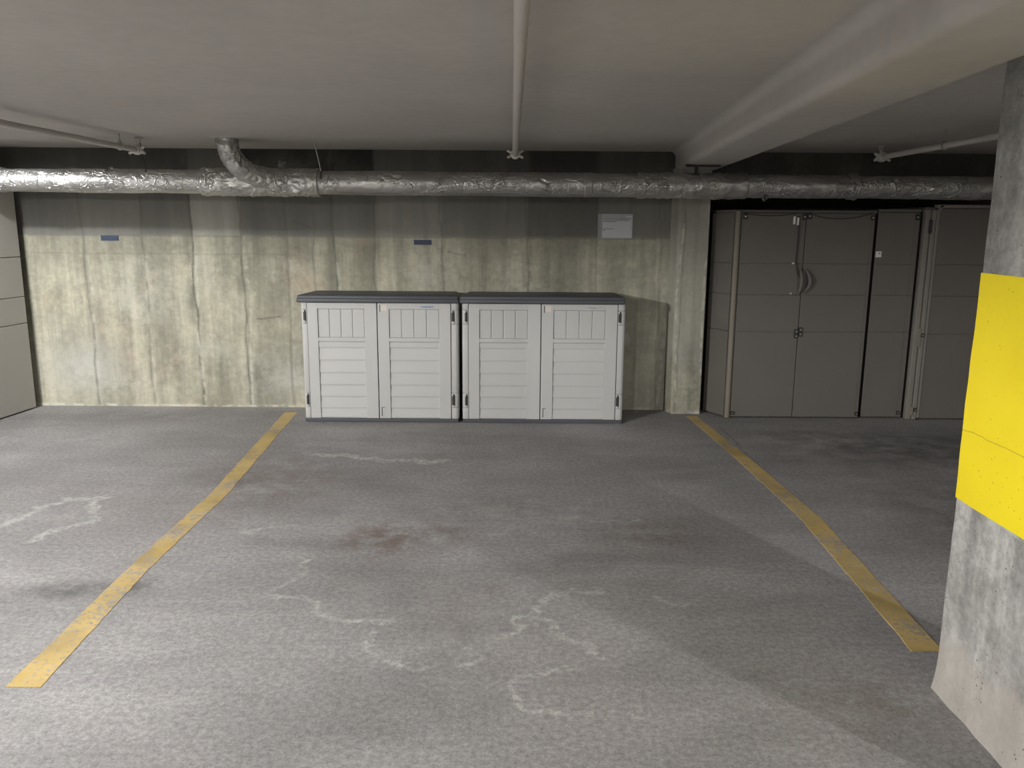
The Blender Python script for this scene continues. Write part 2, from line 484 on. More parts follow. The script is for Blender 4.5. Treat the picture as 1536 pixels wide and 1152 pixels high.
def floor_attrs(U, V):
    return {
        'pale': paint(U, V, PALE, .27),
        'crack': paint(U, V, CRACK, .02),
        'rust': blobs(U, V, [(1, -.66, 4.07, .22, .24), (.7, -.42, 4.12, .2, .2), (.75, .75, 4.14, .26, .2), (.5, .6, 4.2, .2, .15), (.5, -1.5, 5.1, .5, .7), (.35, -.1, 3.45, .07, .05), (.4, 1.3, 2.6, .4, .2)]),
        'oil': blobs(U, V, [(1, -1.97, 3.42, .22, .10), (.9, -1.72, 3.46, .16, .10), (.5, -2.2, 3.3, .25, .08), (1, 2.94, 5.85, .9, .6), (.8, 3.0, 4.4, .9, .8), (.7, 2.3, 6.2, .55, .22), (.5, 3.2, 5.0, .5, .6), (.6, -1.73, 5.0, .12, .12), (.45, -1.4, 3.05, .12, .06), (.35, .35, 3.75, .3, .12), (.45, -1.5, 6.55, .4, .12), (.35, -3.0, 6.7, 1.0, .2)]),  # the right bay blobs darken the floor like dim light
        'haze': blobs(U, V, [(.9, .2, 4.5, .9, .35), (.8, -2.5, 4.4, .4, .4), (.7, 2.5, 6.1, .7, .4), (.6, -.8, 6.0, .8, .5), (.6, -.2, 3.1, .9, .5), (.5, -3.2, 6.0, .8, .3)]),
    }

xs = np.unique(np.concatenate([np.linspace(-9, -4.4, 8), np.arange(-4.4, 4.4, .0125), np.linspace(4.4, 7, 6)]))
ys = np.unique(np.concatenate([np.linspace(-6, 2.0, 9), np.arange(2.0, 7.1, .0125), np.linspace(7.1, 7.9, 3)]))
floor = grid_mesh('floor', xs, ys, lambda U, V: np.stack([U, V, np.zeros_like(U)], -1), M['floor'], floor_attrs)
struct(floor, 'grey stained concrete garage floor')

# back wall: board-formed concrete, z up, faces the camera
WY = 7.1
CZ = 2.195
SEAMS = [-3.635, -3.144, -2.715, -2.298, -1.914, -1.52, -1.17, -.601, -.054, .121, .713, 1.253]
SEAM_S = [.6, .55, .95, .8, .45, .8, .5, .5, .3, .55, .45, .5]
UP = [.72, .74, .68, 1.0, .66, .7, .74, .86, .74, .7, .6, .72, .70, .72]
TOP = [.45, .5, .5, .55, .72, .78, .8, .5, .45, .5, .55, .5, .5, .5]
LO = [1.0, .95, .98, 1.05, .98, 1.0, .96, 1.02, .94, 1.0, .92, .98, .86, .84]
def wall_attrs(U, V):
    k = np.searchsorted(np.array(SEAMS), U[:, 0])
    wob = np.array([[noise.noise(Vector((u * 1.1, v * 1.6, 3.3))) for v in V[0][::8]] for u in U[:, 0][::8]])
    wob = np.repeat(np.repeat(wob, 8, 0), 8, 1)[:U.shape[0], :U.shape[1]]
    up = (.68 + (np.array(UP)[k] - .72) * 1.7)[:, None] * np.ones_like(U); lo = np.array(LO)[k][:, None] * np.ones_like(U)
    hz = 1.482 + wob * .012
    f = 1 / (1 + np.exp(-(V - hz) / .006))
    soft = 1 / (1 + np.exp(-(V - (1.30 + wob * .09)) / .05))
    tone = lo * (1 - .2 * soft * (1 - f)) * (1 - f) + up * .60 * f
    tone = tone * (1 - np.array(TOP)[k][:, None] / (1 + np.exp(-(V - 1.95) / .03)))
    sl = [(s * 1.0, .009, [(x, 2.2), (x, 1.48), (x + .008, .8), (x - .004, .4), (x + .008, .02)]) for x, s in zip(SEAMS, SEAM_S)]
    sl += [(.35, .008, [(-1.683, 1.8), (-1.683, 1.0)]), (.3, .006, [(-4.1 + .15 * i, 1.33) for i in range(16)])]
    sl += [(.4, .008, [(-4.1 + .1 * i, 1.482) for i in range(54)])]
    sl += [(.8, .006, [(-2.2, .78), (-2.0, .8)]), (.5, .006, [(-.55, 1.36), (-.4, 1.33)]), (.5, .008, [(-1.86, 1.62), (-1.7, 1.55)])]
    seam = paint(U, V, sl, .035)
    # darker drips beside seams
    dl = []
    for x, s in zip(SEAMS, SEAM_S):
        dl.append((.8 * s, .05, [(x - .03, 2.1), (x - .03, 1.5)]))
        dl.append((.95 * s, .05, [(x - .035, 1.48), (x - .03, random.uniform(.6, 1.1))]))
    damp = paint(U, V, dl, .05)
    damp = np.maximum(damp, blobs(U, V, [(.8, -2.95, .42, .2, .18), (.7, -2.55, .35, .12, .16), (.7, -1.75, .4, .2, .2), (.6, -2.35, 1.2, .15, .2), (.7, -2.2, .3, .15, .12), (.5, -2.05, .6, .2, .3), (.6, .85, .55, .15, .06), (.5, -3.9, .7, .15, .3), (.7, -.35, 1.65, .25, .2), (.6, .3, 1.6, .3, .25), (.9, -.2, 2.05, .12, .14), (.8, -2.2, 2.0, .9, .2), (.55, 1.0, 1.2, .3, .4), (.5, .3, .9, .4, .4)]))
    bloom = blobs(U, V, [(1, -2.6, .5, .13, .13), (.9, -2.72, .32, .06, .12), (.9, -1.95, .25, .3, .14), (.7, -2.2, .3, .2, .2), (.8, -3.75, .3, .3, .2), (.6, -3.5, .2, .5, .1), (.7, -1.9, 1.2, .2, .1), (.6, -.7, 1.15, .25, .25), (.5, .1, 1.1, .2, .2), (.6, .85, .6, .2, .05), (.6, -3.2, 1.0, .3, .3), (.5, -2.6, 1.2, .15, .2)])
    ridge = paint(U, V, [(.7 * s, .014, [(x + .022, 1.3), (x + .022, .02)]) for x, s in zip(SEAMS, SEAM_S)] + [(.9, .010, [(-4.2 + .1 * i, .012) for i in range(55)])], .03)
    grey = np.clip(.75 * f + blobs(U, V, [(.8, -3.75, .35, .35, .25), (.5, -1.9, .3, .3, .2)]), 0, 1)
    grey = np.maximum(grey, .35 / (1 + np.exp(-(U - .9) / .2)))
    return {'tone': tone, 'seam': seam, 'damp': damp, 'bloom': bloom, 'ridge': ridge, 'grey': grey}
wx = np.unique(np.concatenate([np.linspace(-9, -4.4, 8), np.arange(-4.4, 1.40, .01), [1.62]]))
wz = np.unique(np.concatenate([np.arange(0, CZ, .01), [CZ]]))
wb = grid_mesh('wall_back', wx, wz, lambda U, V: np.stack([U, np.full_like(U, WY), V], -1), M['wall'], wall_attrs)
struct(wb, 'board-formed stained concrete back wall')

# pilaster at the right end of the wall, with its own stains
def pil_attrs(U, V):
    z = np.zeros_like(U)
    f = 1 / (1 + np.exp(-(V - .42 - .06 * np.sin(U * 40)) / .02))
    return {'tone': .84 + 0 * U - .12 / (1 + np.exp(-(V - 1.5) / .1)), 'seam': paint(U, V, [(.5, .007, [(.075, 2.1), (.075, .02)]), (.4, .008, [(.0, 2.1), (.0, 0)])], .03),
            'damp': blobs(U, V, [(.5, .2, .5, .06, .1)]), 'bloom': blobs(U, V, [(.8, .2, .44, .07, .02), (.4, .2, .2, .2, .2)]),
            'ridge': paint(U, V, [(.8, .008, [(.085, 1.6), (.085, .05)]), (.7, .008, [(.3, 2), (.3, 0)]), (.8, .012, [(.0, .01), (.3, .01)])], .03), 'grey': .5 * f}
def pil_fn(U, V):
    # outline in plan by arc length: reveal, front face, right-hand return
    X = np.where(U < .05, 1.33 + U * .9, np.where(U < .3, 1.375 + (U - .05) * .98, 1.62)); X = np.where(U >= .3, 1.62, X)
    Y = np.where(U < .05, WY - U * 3.0, 6.95); Y = np.where(U > .3, 6.95 + (U - .3), Y)
    return np.stack([X, Y, V], -1)
us = np.concatenate([np.linspace(0, .05, 5), np.linspace(.06, .3, 26), np.array([.305, .5, 1.1])])
struct(grid_mesh('trim_1', us, wz[wz <= 2.06], pil_fn, M['wall'], pil_attrs), 'concrete pilaster at the right end of the back wall')

# bay behind the tall lockers, closing walls, ceiling
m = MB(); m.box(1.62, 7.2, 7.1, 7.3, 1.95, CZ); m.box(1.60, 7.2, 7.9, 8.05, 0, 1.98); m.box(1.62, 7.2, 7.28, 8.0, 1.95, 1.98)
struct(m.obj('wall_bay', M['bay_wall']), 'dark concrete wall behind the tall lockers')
struct(MB().box(-9.2, -9, -6, 7.3, 0, CZ).obj('wall_left', M['rough_wall']))
struct(MB().box(7, 7.2, -6, 8.0, 0, CZ).obj('wall_right', M['rough_wall']))
struct(MB().box(-9.2, 7.2, -6.2, -6, 0, CZ).obj('wall_front', M['rough_wall']))
struct(MB().box(-9.2, 7.2, -6.2, 7.3, CZ, CZ + .25).obj('ceiling', M['ceiling']), 'grey painted concrete slab ceiling')
# beam running toward the camera, at a slight angle
def bx(y, side):   # plan line of its two faces
    return (1.028 + (y - 2.98) * .0767) if side == 'l' else (1.360 + (y - 2.98) * .0733)
b = MB()
y0, y1, zb = -6.0, 7.09, 2.045
prof = [(1, 'r', 0, CZ + .02), (1, 'r', 0, zb + .004), (1, 'r', -.004, zb)]
prof += [(0, 'l', .04 - .04 * math.sin(a), zb + .04 - .04 * math.cos(a)) for a in [math.pi / 2 * i / 8 for i in range(9)]]
prof += [(0, 'l', -.05 + .05 * math.cos(a), CZ - .05 + .05 * math.sin(a)) for a in [math.pi / 2 * i / 8 for i in range(9)]]
prof += [(0, 'l', -.05, CZ + .02)]
ends = []
for yy in (y0, y1):
    ends.append([b.bm.verts.new((bx(yy, sd) + dx, yy, z)) for _, sd, dx, z in prof])
for k in range(len(prof)):
    k2 = (k + 1) % len(prof)
    b.bm.faces.new((ends[0][k], ends[0][k2], ends[1][k2], ends[1][k]))
b.bm.faces.new(ends[0]); b.bm.faces.new(list(reversed(ends[1])))
struct(b.obj('ceiling_beam', M['ceiling'], smooth=True), 'painted concrete beam dropping below the ceiling')

# ------------------------------------------------------------------ front column with yellow band
CX0, CX1, CY0, CY1 = 1.51, 1.98, 1.92, 2.69
def skin_box(name, z0, z1, off, mat, parent=None, foot=False, amp=.0025):
    m = MB()
    nz = max(2, int((z1 - z0) / .03)); per = []
    c = .012
    x0, x1, ya, yb = CX0 - off, CX1 + off, CY0 - off, CY1 + off
    def run(a, b_, n): return [tuple(np.array(a) + (np.array(b_) - np.array(a)) * i / n) for i in range(n)]
    per += run((x0, yb - c), (x0, ya + c), 24) + run((x0, ya + c), (x0 + c, ya), 2) + run((x0 + c, ya), (x1 - c, ya), 14) + run((x1 - c, ya), (x1, ya + c), 2)
    per += run((x1, ya + c), (x1, yb - c), 24) + run((x1, yb - c), (x1 - c, yb), 2) + run((x1 - c, yb), (x0 + c, yb), 14) + run((x0 + c, yb), (x0, yb - c), 2)
    cx, cy = (x0 + x1) / 2, (ya + yb) / 2
    rings = []
    for i in range(nz + 1):
        z = z0 + (z1 - z0) * i / nz
        r = []
        for x, y in per:
            d = noise.noise(Vector((x * 9, y * 9, z * 9))) * amp
            fl = 0
            if foot and z < .14: fl = .010 * (1 - z / .14) ** 2.0 * (1 + .5 * noise.noise(Vector((x * 12, y * 12, z * 6))))
            dx, dy = (x - cx), (y - cy)
            ax = (1 if dx > 0 else -1) * min(1, max(0, (abs(dx) - (x1 - x0) / 2 + .03) / .03))
            ay = (1 if dy > 0 else -1) * min(1, max(0, (abs(dy) - (yb - ya) / 2 + .03) / .03))
            r.append(m.bm.verts.new((x + ax * (d + fl), y + ay * (d + fl), z)))
        rings.append(r)
    n = len(per)
    for i in range(nz):
        for k in range(n):
            m.bm.faces.new((rings[i][k], rings[i][(k + 1) % n], rings[i + 1][(k + 1) % n], rings[i + 1][k]))
    m.bm.faces.new(list(reversed(rings[0]))); m.bm.faces.new(rings[-1])
    return m.obj(name, mat, parent, smooth=True)
col = skin_box('concrete_column', 0, CZ, 0, M['column'], foot=True)
struct(col, 'square concrete column with a yellow painted band at the right edge')
skin_box('yellow_band', .712, 1.468, .0035, M['yellow'], col)

# ------------------------------------------------------------------ floor lines (a paint film)
def line(name, pts, label):
    m = MB(); bm = m.bm
    L = [];
    for (xl, xr, y) in pts: L.append((xl, xr, y))
    rows = []
    for i in range(len(L) - 1):
        n = 24
        for j in range(n + (1 if i == len(L) - 2 else 0)):
            t = j / n
            a, c = L[i], L[i + 1]
            rows.append(tuple(a[q] * (1 - t) + c[q] * t for q in range(3)))
    prev = None
    for (xl, xr, y) in rows:
        jl, jr = random.uniform(-.003, .003), random.uniform(-.003, .003)
        r = [bm.verts.new((xl + jl, y, .0002)), bm.verts.new((xl + jl + .002, y, .0018)), bm.verts.new((xr + jr - .002, y, .0018)), bm.verts.new((xr + jr, y, .0002))]
        if prev:
            for k in range(3): bm.faces.new((prev[k], prev[k + 1], r[k + 1], r[k]))
        prev = r
    o = m.obj(name, M['line'], loc=((pts[0][0] + pts[0][1]) / 2, pts[0][2], 0))
    return tag(o, label, 'floor marking', 'yellow bay lines')
line('parking_line', [(-1.774, -1.648, 2.644), (-1.808, -1.704, 3.64), (-1.812, -1.703, 4.757), (-1.948, -1.837, 6.90)], 'worn yellow parking bay line running to the wall left of the low sheds')
line('parking_line', [(1.552, 1.675, 2.936), (1.618, 1.738, 4.41), (1.57, 1.672, 5.6), (1.488, 1.58, 6.86)], 'worn yellow parking bay line running from the column foot to the wall pilaster')

# ------------------------------------------------------------------ low resin sheds
def build_shed(x0, W, label, badge_kind, lidw):
    yF, yB = 6.585, 6.985
    root = thing('storage_shed', label, 'storage shed', (x0 + W / 2, (yF + yB) / 2, 0), 'low resin storage sheds')
    u = lambda t: x0 + W * t
    # base tray
    MB().box(x0 + .004, x0 + W - .004, yF - .005, yB, 0, .03, .006).obj('base', M['lid'], root)
    # hollow body
    m = MB()
    m.box(x0 + .012, x0 + W - .012, yF + .035, yB, .025, .975, .012)
    m.obj('body', M['resin'], root)
    # lid: thick rim, crowned top, tapering to the back
    lx0, lx1 = lidw
    m = MB()
    for (a, c, d0, z0, z1, tp, bv) in ((lx0, lx1, yF - .04, .978, 1.012, .0, .01), (lx0 + .004, lx1 - .004, yF - .03, 1.0, 1.036, .03, .012)):
        m.prism([(a, d0), (c, d0), (c - .035, yB + .03), (a + .045, yB + .03)], z0, z1, bv, 3)
    lid = m.obj('lid', M['lid'], root, smooth=True)
    # corner posts with stacked collars
    posts = ((.0, .040, -1), (.951, 1.0, 1))
    for t0, t1, s in posts:
        m = MB()
        a, c = u(t0), u(t1)
        for z0, z1, o in ((.03, .122, 0), (.124, .243, .004), (.245, .806, 0), (.808, .922, .004), (.924, .977, 0)):
            if s > 0: pts = [(a + .002, yF - o), (c - .022, yF - o), (c - .006, yF + .008 - o), (c, yF + .03), (c, yF + .07), (a + .002, yF + .07)]
            else: pts = [(a, yF + .03), (a + .006, yF + .008 - o), (a + .018, yF - o), (c - .002, yF - o), (c - .002, yF + .07), (a, yF + .07)]
            m.prism(pts, z0, z1, .003, 2)
        p = m.obj('corner_post', M['resin'], root, smooth=True)
        for z0, z1 in ((.132, .232), (.818, .912)):
            h = MB()
            xa = (a + .004, a + .031) if s > 0 else (c - .030, c - .006)
            h.box(xa[0], xa[1], yF - .006, yF + .01, z0 + .012, z1 - .008, .004)
            h.box(xa[0] + .006, xa[1] - .004, yF - .009, yF, z0, z1 + .004, .003)
            h.obj('hinge_slot', M['slot'], p)
            h = MB(); h.box(xa[0] + .002, xa[1] - .006, yF - .010, yF, z0 - .004, z0 + .014, .003)
            h.obj('hinge_pin', M['resin'], p)
            h = MB(); h.box(xa[0] + .002, xa[0] + .010, yF - .010, yF, z1 - .012, z1 + .002, .002)
            h.obj('hinge_pin', M['resin'], p)
    # doors
    def door(t0, t1, p0, p1, right):
        a, c = u(t0) + .002, u(t1) - .002
        pa, pc = u(p0), u(p1)
        m = MB()
        zlo, zhi = .032, .974
        m.box(a, c, yF + .006, yF + .034, zlo, zhi)                       # backing
        m.box(a, pa, yF - .008, yF + .012, zlo, zhi, .004)                # stiles
        m.box(pc, c, yF - .008, yF + .012, zlo, zhi, .004)
        m.box(pa - .004, pc + .004, yF - .008, yF + .012, .926, zhi, .004)      # top rail
        m.box(pa - .004, pc + .004, yF - .008, yF + .012, .664, .696, .004)      # mid rail
        m.box(pa - .004, pc + .004, yF - .002, yF + .012, .614, .659, .004)
        n = 4
        for i in range(n):                                             # upright boards
            q0 = pa + (pc - pa) * i / n; q1 = pa + (pc - pa) * (i + 1) / n
            m.box(q0 + .004, q1 - .004, yF + .000, yF + .012, .698, .924, .003)
        zs = [.611, .509, .407, .306, .210, .114, .034]
        for zt, zb_ in zip(zs[:-1], zs[1:]):                             # lapped boards
            y_t, y_b = yF + .007, yF - .004
            q0, q1 = pa + .001, pc - .001
            m.hexa([(q0, y_b, zb_ + .007), (q1, y_b, zb_ + .007), (q1, yF + .014, zb_ + .007), (q0, yF + .014, zb_ + .007),
                    (q0, y_t, zt), (q1, y_t, zt), (q1, yF + .014, zt), (q0, yF + .014, zt)])
        d = m.obj('door', M['resin'], root)
        if right:
            k = MB(); k.box(a + .018, a + .024, yF - .0095, yF, .905, .962, .001); k.obj('latch_slot', M['slot'], d)
            k = MB(); k.box(a + .016, a + .046, yF - .0088, yF, .045, .128, .002)
            k.obj('latch_cover', M['resin'], d)
            k = MB(); k.box(a + .017, a + .023, yF - .0100, yF, .05, .124, .001); k.box(a + .017, a + .043, yF - .0100, yF, .122, .126, .001)
            k.obj('latch_slot', M['slot'], d)
            k = MB(); k.prism([(a + .028, yF - .0095), (a + .075, yF - .0095), (a + .075, yF), (a + .028, yF)], .915, .960)
            k.obj('sticker', M['peach'], d)
            # oval maker's badge
            cx = u(.802); cz = .947
            def oval(rx, rz, yy):
                k = MB(); n = 40
                f = [k.bm.verts.new((cx + rx * math.cos(2 * math.pi * i / n), yy, cz + rz * math.sin(2 * math.pi * i / n))) for i in range(n)]
                g = [k.bm.verts.new((v.co.x, yF, v.co.z)) for v in f]
                k.bm.faces.new(f)
                for i in range(n): k.bm.faces.new((f[i], f[(i + 1) % n], g[(i + 1) % n], g[i]))
                return k
            if badge_kind == 'oval':
                bd = oval(.066, .0125, yF - .0096).obj('badge', M['badge_light'], d)
                oval(.062, .0098, yF - .0102).obj('badge_field', M['badge'], bd)
                k = MB(); k.box(cx - .05, cx + .052, yF - .0107, yF, cz - .0016, cz + .0016); k.box(cx - .03, cx + .034, yF - .0107, yF, cz - .0066, cz - .0048)
                k.obj('badge_stripe', M['badge_ink'], bd)
            else:
                k = MB()
                for (p, q, z0, z1) in ((-.062, -.044, .001, .004), (-.04, -.012, -.004, .005), (-.010, .012, -.007, .004), (.016, .036, -.005, .001), (.04, .062, .001, .004)):
                    k.box(cx + p, cx + q, yF - .0092, yF, cz + z0, cz + z1, .001)
                k.obj('badge', M['badge_faded'], d)
        return d
    door(.040, .483, .108, .402, False)
    door(.485, .951, .560, .876, True)
    return root
build_shed(-1.692, 1.262, 'low off-white resin shed with a blue oval badge, nearer the left yellow line', 'oval', (-1.716, -.425))
build_shed(-.404, 1.310, 'low off-white resin shed with a rubbed-off badge, beside the shadow on the wall', 'worn', (-.421, .896))

# ------------------------------------------------------------------ tall taupe lockers
SECT = [.012, .737, 1.042, 1.297, 1.70]
def panel_front(m, x0, x1, yf, depth, zs=SECT, gap=.0035):
    m.box(x0, x1, yf + .006, yf + depth, zs[0], zs[-1])
    for i, (a, b_) in enumerate(zip(zs[:-1], zs[1:])):
        g0 = gap if i == 1 else .0012
        g1 = gap if i == 0 else .0012
        m.box(x0, x1, yf, yf + depth * .8, a + g0, b_ - g1, .0022, 1)
def bracket(parent, x, z, yf, w=.034, h=.045, screws=1, name='hinge_bracket'):
    m = MB(); m.box(x - w / 2, x + w / 2, yf - .012, yf + .01, z - h / 2, z + h / 2, .004)
    o = m.obj(name, M['bracket'], parent)
    for i in range(screws):
        zz = z + (i - (screws - 1) / 2) * h * .5
        k = MB(); k.tube([(x, yf - .010, zz), (x, yf - .016, zz)], [.007, .006], 10)
        k.obj('screw', M['screw'], o)
    return o
def grip(parent, x, z0, z1, yf, sgn, mat):
    m = MB(); pts = []; rr = []
    for i in range(17):
        t = i / 16; a = math.sin(math.pi * t)
        pts.append((x + sgn * .035 * a, yf - .004 - .030 * a ** .7, z0 + (z1 - z0) * t)); rr.append(.008 + .010 * a)
    m.tube(pts, rr, 12)
    return m.obj('door_grip', mat, parent, smooth=True)

# A: two-door locker
A = thing('tall_locker', 'wide taupe two-door locker standing beside the concrete pilaster', 'locker', (2.35, 7.1, 0), 'tall resin lockers')
m = MB()
m.prism([(1.70, 7.06), (1.80, 6.865), (2.94, 6.85), (2.945, 7.75), (1.70, 7.75)], 0.01, 1.695, .004, 1)
m.obj('body', M['taupe'], A)
m = MB()    # flaring side wall in stacked sections
for i, (a, b_) in enumerate(zip(SECT[:-1], SECT[1:])):
    m.prism([(1.672, 7.06), (1.795, 6.835), (1.805, 6.86), (1.70, 7.07)], a + .0018, b_ - .0018)
m.prism([(1.70, 7.055), (1.806, 6.855), (1.83, 6.88), (1.72, 7.1)], .012, 1.70)
m.obj('side_panel', M['taupe'], A)
m = MB(); m.tube([(1.822, 6.825, .005), (1.822, 6.825, 1.712)], .024, 20); m.box(1.80, 1.85, 6.825, 6.87, .005, 1.712, .004)
m.obj('corner_post', M['taupe_post'], A, smooth=True)
MB().prism([(1.69, 7.05), (1.80, 6.845), (2.945, 6.83), (2.945, 7.75), (1.69, 7.75)], 1.70, 1.725, .006).obj('top', M['taupe'], A)
yA = 6.812
m = MB(); panel_front(m, 1.848, 2.366, yA, .03); dl = m.obj('door', M['taupe'], A)
m = MB(); panel_front(m, 2.371, 2.925, yA, .03); m.box(2.892, 2.897, yA - .003, yA + .01, .02, 1.69, .001); dr = m.obj('door', M['taupe'], A)
bracket(dl, 1.873, 1.672, yA); bracket(dl, 1.862, .045, yA, .03, .03)
bracket(dl, 2.352, .722, yA, .032, .075, 2, 'latch_bracket'); bracket(dr, 2.386, .737, yA, .03, .075, 2, 'latch_bracket')
bracket(dr, 2.352, 1.672, yA, .034, .05, 1, 'latch_bracket'); bracket(dr, 2.392, 1.678, yA, .034, .05, 1, 'latch_bracket')
bracket(dr, 2.903, 1.668, yA, .03, .04); bracket(dr, 2.908, .045, yA, .03, .03)
grip(dl, 2.345, 1.05, 1.26, yA, .35, M['taupe']); grip(dr, 2.392, 1.06, 1.25, yA, 1.0, M['taupe'])
m = MB(); m.tube([(2.27, yA - .012, 1.675), (2.27, yA - .012, 1.612)], .011, 10); m.obj('latch_tag', M['white'], dl, smooth=True); m = MB(); m.tube([(2.300, yA - .012, 1.665), (2.298, yA - .012, 1.605)], .010, 10)
m.obj('latch_tag', M['white'], dl, smooth=True)
m = MB(); m.tube([(2.31, yA - .01, 1.68), (2.312, yA - .012, 1.5), (2.306, yA - .014, 1.33), (2.325, yA - .02, 1.22), (2.355, yA - .03, 1.16)], .0045, 8)
m.obj('pull_cord', M['dark_wire'], dl)
k = MB(); k.tube([(2.283, yA, 1.30), (2.283, yA - .012, 1.30)], [.010, .008], 10); k.obj('screw', M['screw'], dl)
k = MB(); k.tube([(2.283, yA, 1.055), (2.283, yA - .012, 1.055)], [.010, .008], 10); k.obj('screw', M['screw'], dl)

# B: narrow locker
B = thing('tall_locker', 'narrow taupe single-door locker with a small white square label', 'locker', (3.13, 7.1, 0), 'tall resin lockers')
yB_ = 6.835
MB().box(2.96, 3.305, yB_ + .03, 7.75, .01, 1.715, .005).obj('body', M['taupe'], B)
MB().box(2.957, 3.308, yB_ - .0, 7.75, 1.715, 1.738, .006).obj('top', M['taupe'], B)
m = MB(); panel_front(m, 2.958, 3.30, yB_, .032, [.012, .737, 1.042, 1.297, 1.712]); m.box(3.252, 3.257, yB_ - .003, yB_ + .01, .02, 1.70, .001); m.box(3.288, 3.296, yB_ - .004, yB_ + .01, .02, 1.70, .001)
db = m.obj('door', M['taupe'], B)
bracket(db, 3.274, 1.675, yB_, .03, .045); bracket(db, 3.270, .05, yB_, .03, .03)
m = MB(); m.box(2.918 + .045, 2.965 + .045, yB_ - .002, yB_ + .01, 1.352, 1.400, .0008)
st = m.obj('label', M['white'], db)
MB().box(2.985, 3.0, yB_ - .003, yB_ + .01, 1.378, 1.388).obj('printed_mark', M['ink'], st)

# C: locker with a pale frame post, standing proud
Cc = thing('tall_locker', 'taupe locker with a pale hinge post and rimmed door, behind the yellow column', 'locker', (3.8, 7.1, 0), 'tall resin lockers')
yC = 6.79
MB().box(3.33, 4.35, yC + .03, 7.75, .01, 1.755, .005).obj('body', M['taupe'], Cc)
m = MB(); m.box(3.318, 3.362, yC - .004, yC + .05, .004, 1.735, .006); ps0 = m.obj('frame_post', M['taupe_light'], Cc); m = MB(); m.box(3.366, 3.40, yC - .014, yC + .03, .004, 1.735, .005)
ps = m.obj('hinge_post', M['taupe_light'], Cc)
for z, h in ((1.60, .11), (.70, .16), (.08, .08)):
    MB().box(3.350, 3.372, yC - .02, yC, z - h / 2, z + h / 2, .004).obj('hinge', M['bracket'] if z > 1 else M['taupe_post'], ps)
bracket(ps, 3.384, .72, yC - .014, .022, .03); bracket(ps, 3.384, .09, yC - .014, .022, .03)
m = MB(); panel_front(m, 3.404, 4.35, yC, .03, [.012, .73, .742 + .3, 1.297, 1.745])
dc = m.obj('door', M['taupe'], Cc)
m = MB(); m.box(3.40, 4.36, yC - .012, yC + .05, 1.748, 1.775, .006); m.box(3.404, 3.43, yC - .006, yC + .02, .02, 1.745, .004)
m.hexa([(3.39, yC - .012, 1.70), (3.415, yC - .012, 1.70), (3.415, yC + .02, 1.70), (3.39, yC + .02, 1.70), (3.43, yC - .012, 1.77), (3.455, yC - .012, 1.77), (3.455, yC + .02, 1.77), (3.43, yC + .02, 1.77)])
m.obj('door_rim', M['taupe_light'], dc)

# left-hand locker at the photo's edge
Ld = thing('tall_locker', 'tall taupe locker at the far left, its bare side toward the empty bay', 'locker', (-4.7, 6.5, 0), 'tall resin lockers')
m = MB()
def lside(y): return -4.129 - (7.0 - y) * .112
zz = [.012, .745, .969, 1.30, 1.96]
m.prism([(-5.4, 6.55), (lside(6.55) - .02, 6.55), (lside(7.0) - .02, 6.995), (-5.4, 6.995)], .008, 1.95, .005)
m.obj('body', M['taupe'], Ld)
m = MB()
for i, (a, b_) in enumerate(zip(zz[:-1], zz[1:])):
    g0, g1 = (.003 if i else 0), .003
    m.prism([(lside(6.53) - .03, 6.53), (lside(6.53), 6.53), (lside(7.0), 7.0), (lside(7.0) - .03, 7.0)], a + g0, b_ - g1, .002, 1)
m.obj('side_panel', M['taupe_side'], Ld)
MB().prism([(-5.42, 6.515), (lside(6.515) + .006, 6.515), (lside(7.0) + .004, 7.005), (-5.42, 7.005)], 1.957, 1.98, .006).obj('top', M['taupe'], Ld)
for i in range(2):
    m = MB(); panel_front(m, -5.39 + i * .60, -4.80 + i * .575, 6.522, .025, [.02, .745, .969, 1.30, 1.95])
    m.obj('door', M['taupe'], Ld)

# drooping cables strung along the locker tops
def sag(p, q, d, n=18):
    return [tuple(np.array(p) * (1 - i / n) + np.array(q) * (i / n) - np.array((0, 0, d * 4 * (i / n) * (1 - i / n)))) for i in range(n + 1)]
m = MB(); m.tube(sag((1.86, 6.797, 1.699), (2.285, 6.797, 1.700), .022), .003, 8)
tag(m.obj('cable', M['dark_wire'], loc=(2.05, 6.797, 1.69)), 'thin dark cable sagging across the left door of the wide locker', 'cable', 'cables on the wide locker')
m = MB(); m.tube(sag((2.375, 6.797, 1.702), (2.90, 6.797, 1.708), .048), .003, 8)
tag(m.obj('cable', M['dark_wire'], loc=(2.6, 6.797, 1.69)), 'thin dark cable sagging across the right door of the wide locker', 'cable', 'cables on the wide locker')

# ------------------------------------------------------------------ foil-wrapped duct
DY = 6.4
def dz(x): return 1.899 - (x + 3.86) * .0015
duct = thing('foil_duct', 'silver foil-wrapped duct running along the wall under the ceiling', 'duct', (0, DY, 1.893))
def crumple(seed, a1, a2):
    def f(q, i, k):
        v = Vector((q.x * 7 + seed, q.y * 16, q.z * 16))
        w = noise.noise(v) * a1
        w += (abs(noise.noise(Vector((q.x * 17 + seed, q.y * 30, q.z * 30)))) - .2) * a2
        w += noise.noise(Vector((q.x * 1.6, seed, 0))) * .006
        return w
    return f
def straight(x0, x1, r, seed, a1, a2, name, step=.008):
    n = int((x1 - x0) / step)
    m = MB()
    m.tube([(x0 + (x1 - x0) * i / n, DY, dz(x0 + (x1 - x0) * i / n)) for i in range(n + 1)], r, 56, True, crumple(seed, a1, a2))
    return m.obj(name, M['foil'], duct, smooth=False)
def smooth_all(o):
    o.data.polygons.foreach_set('use_smooth', [True] * len(o.data.polygons)); return o
smooth_all(straight(-6.0, -2.30, .086, 1.3, .0025, .004, 'duct_section'))
smooth_all(straight(-1.50, .95, .087, 5.1, .0018, .003, 'duct_section'))
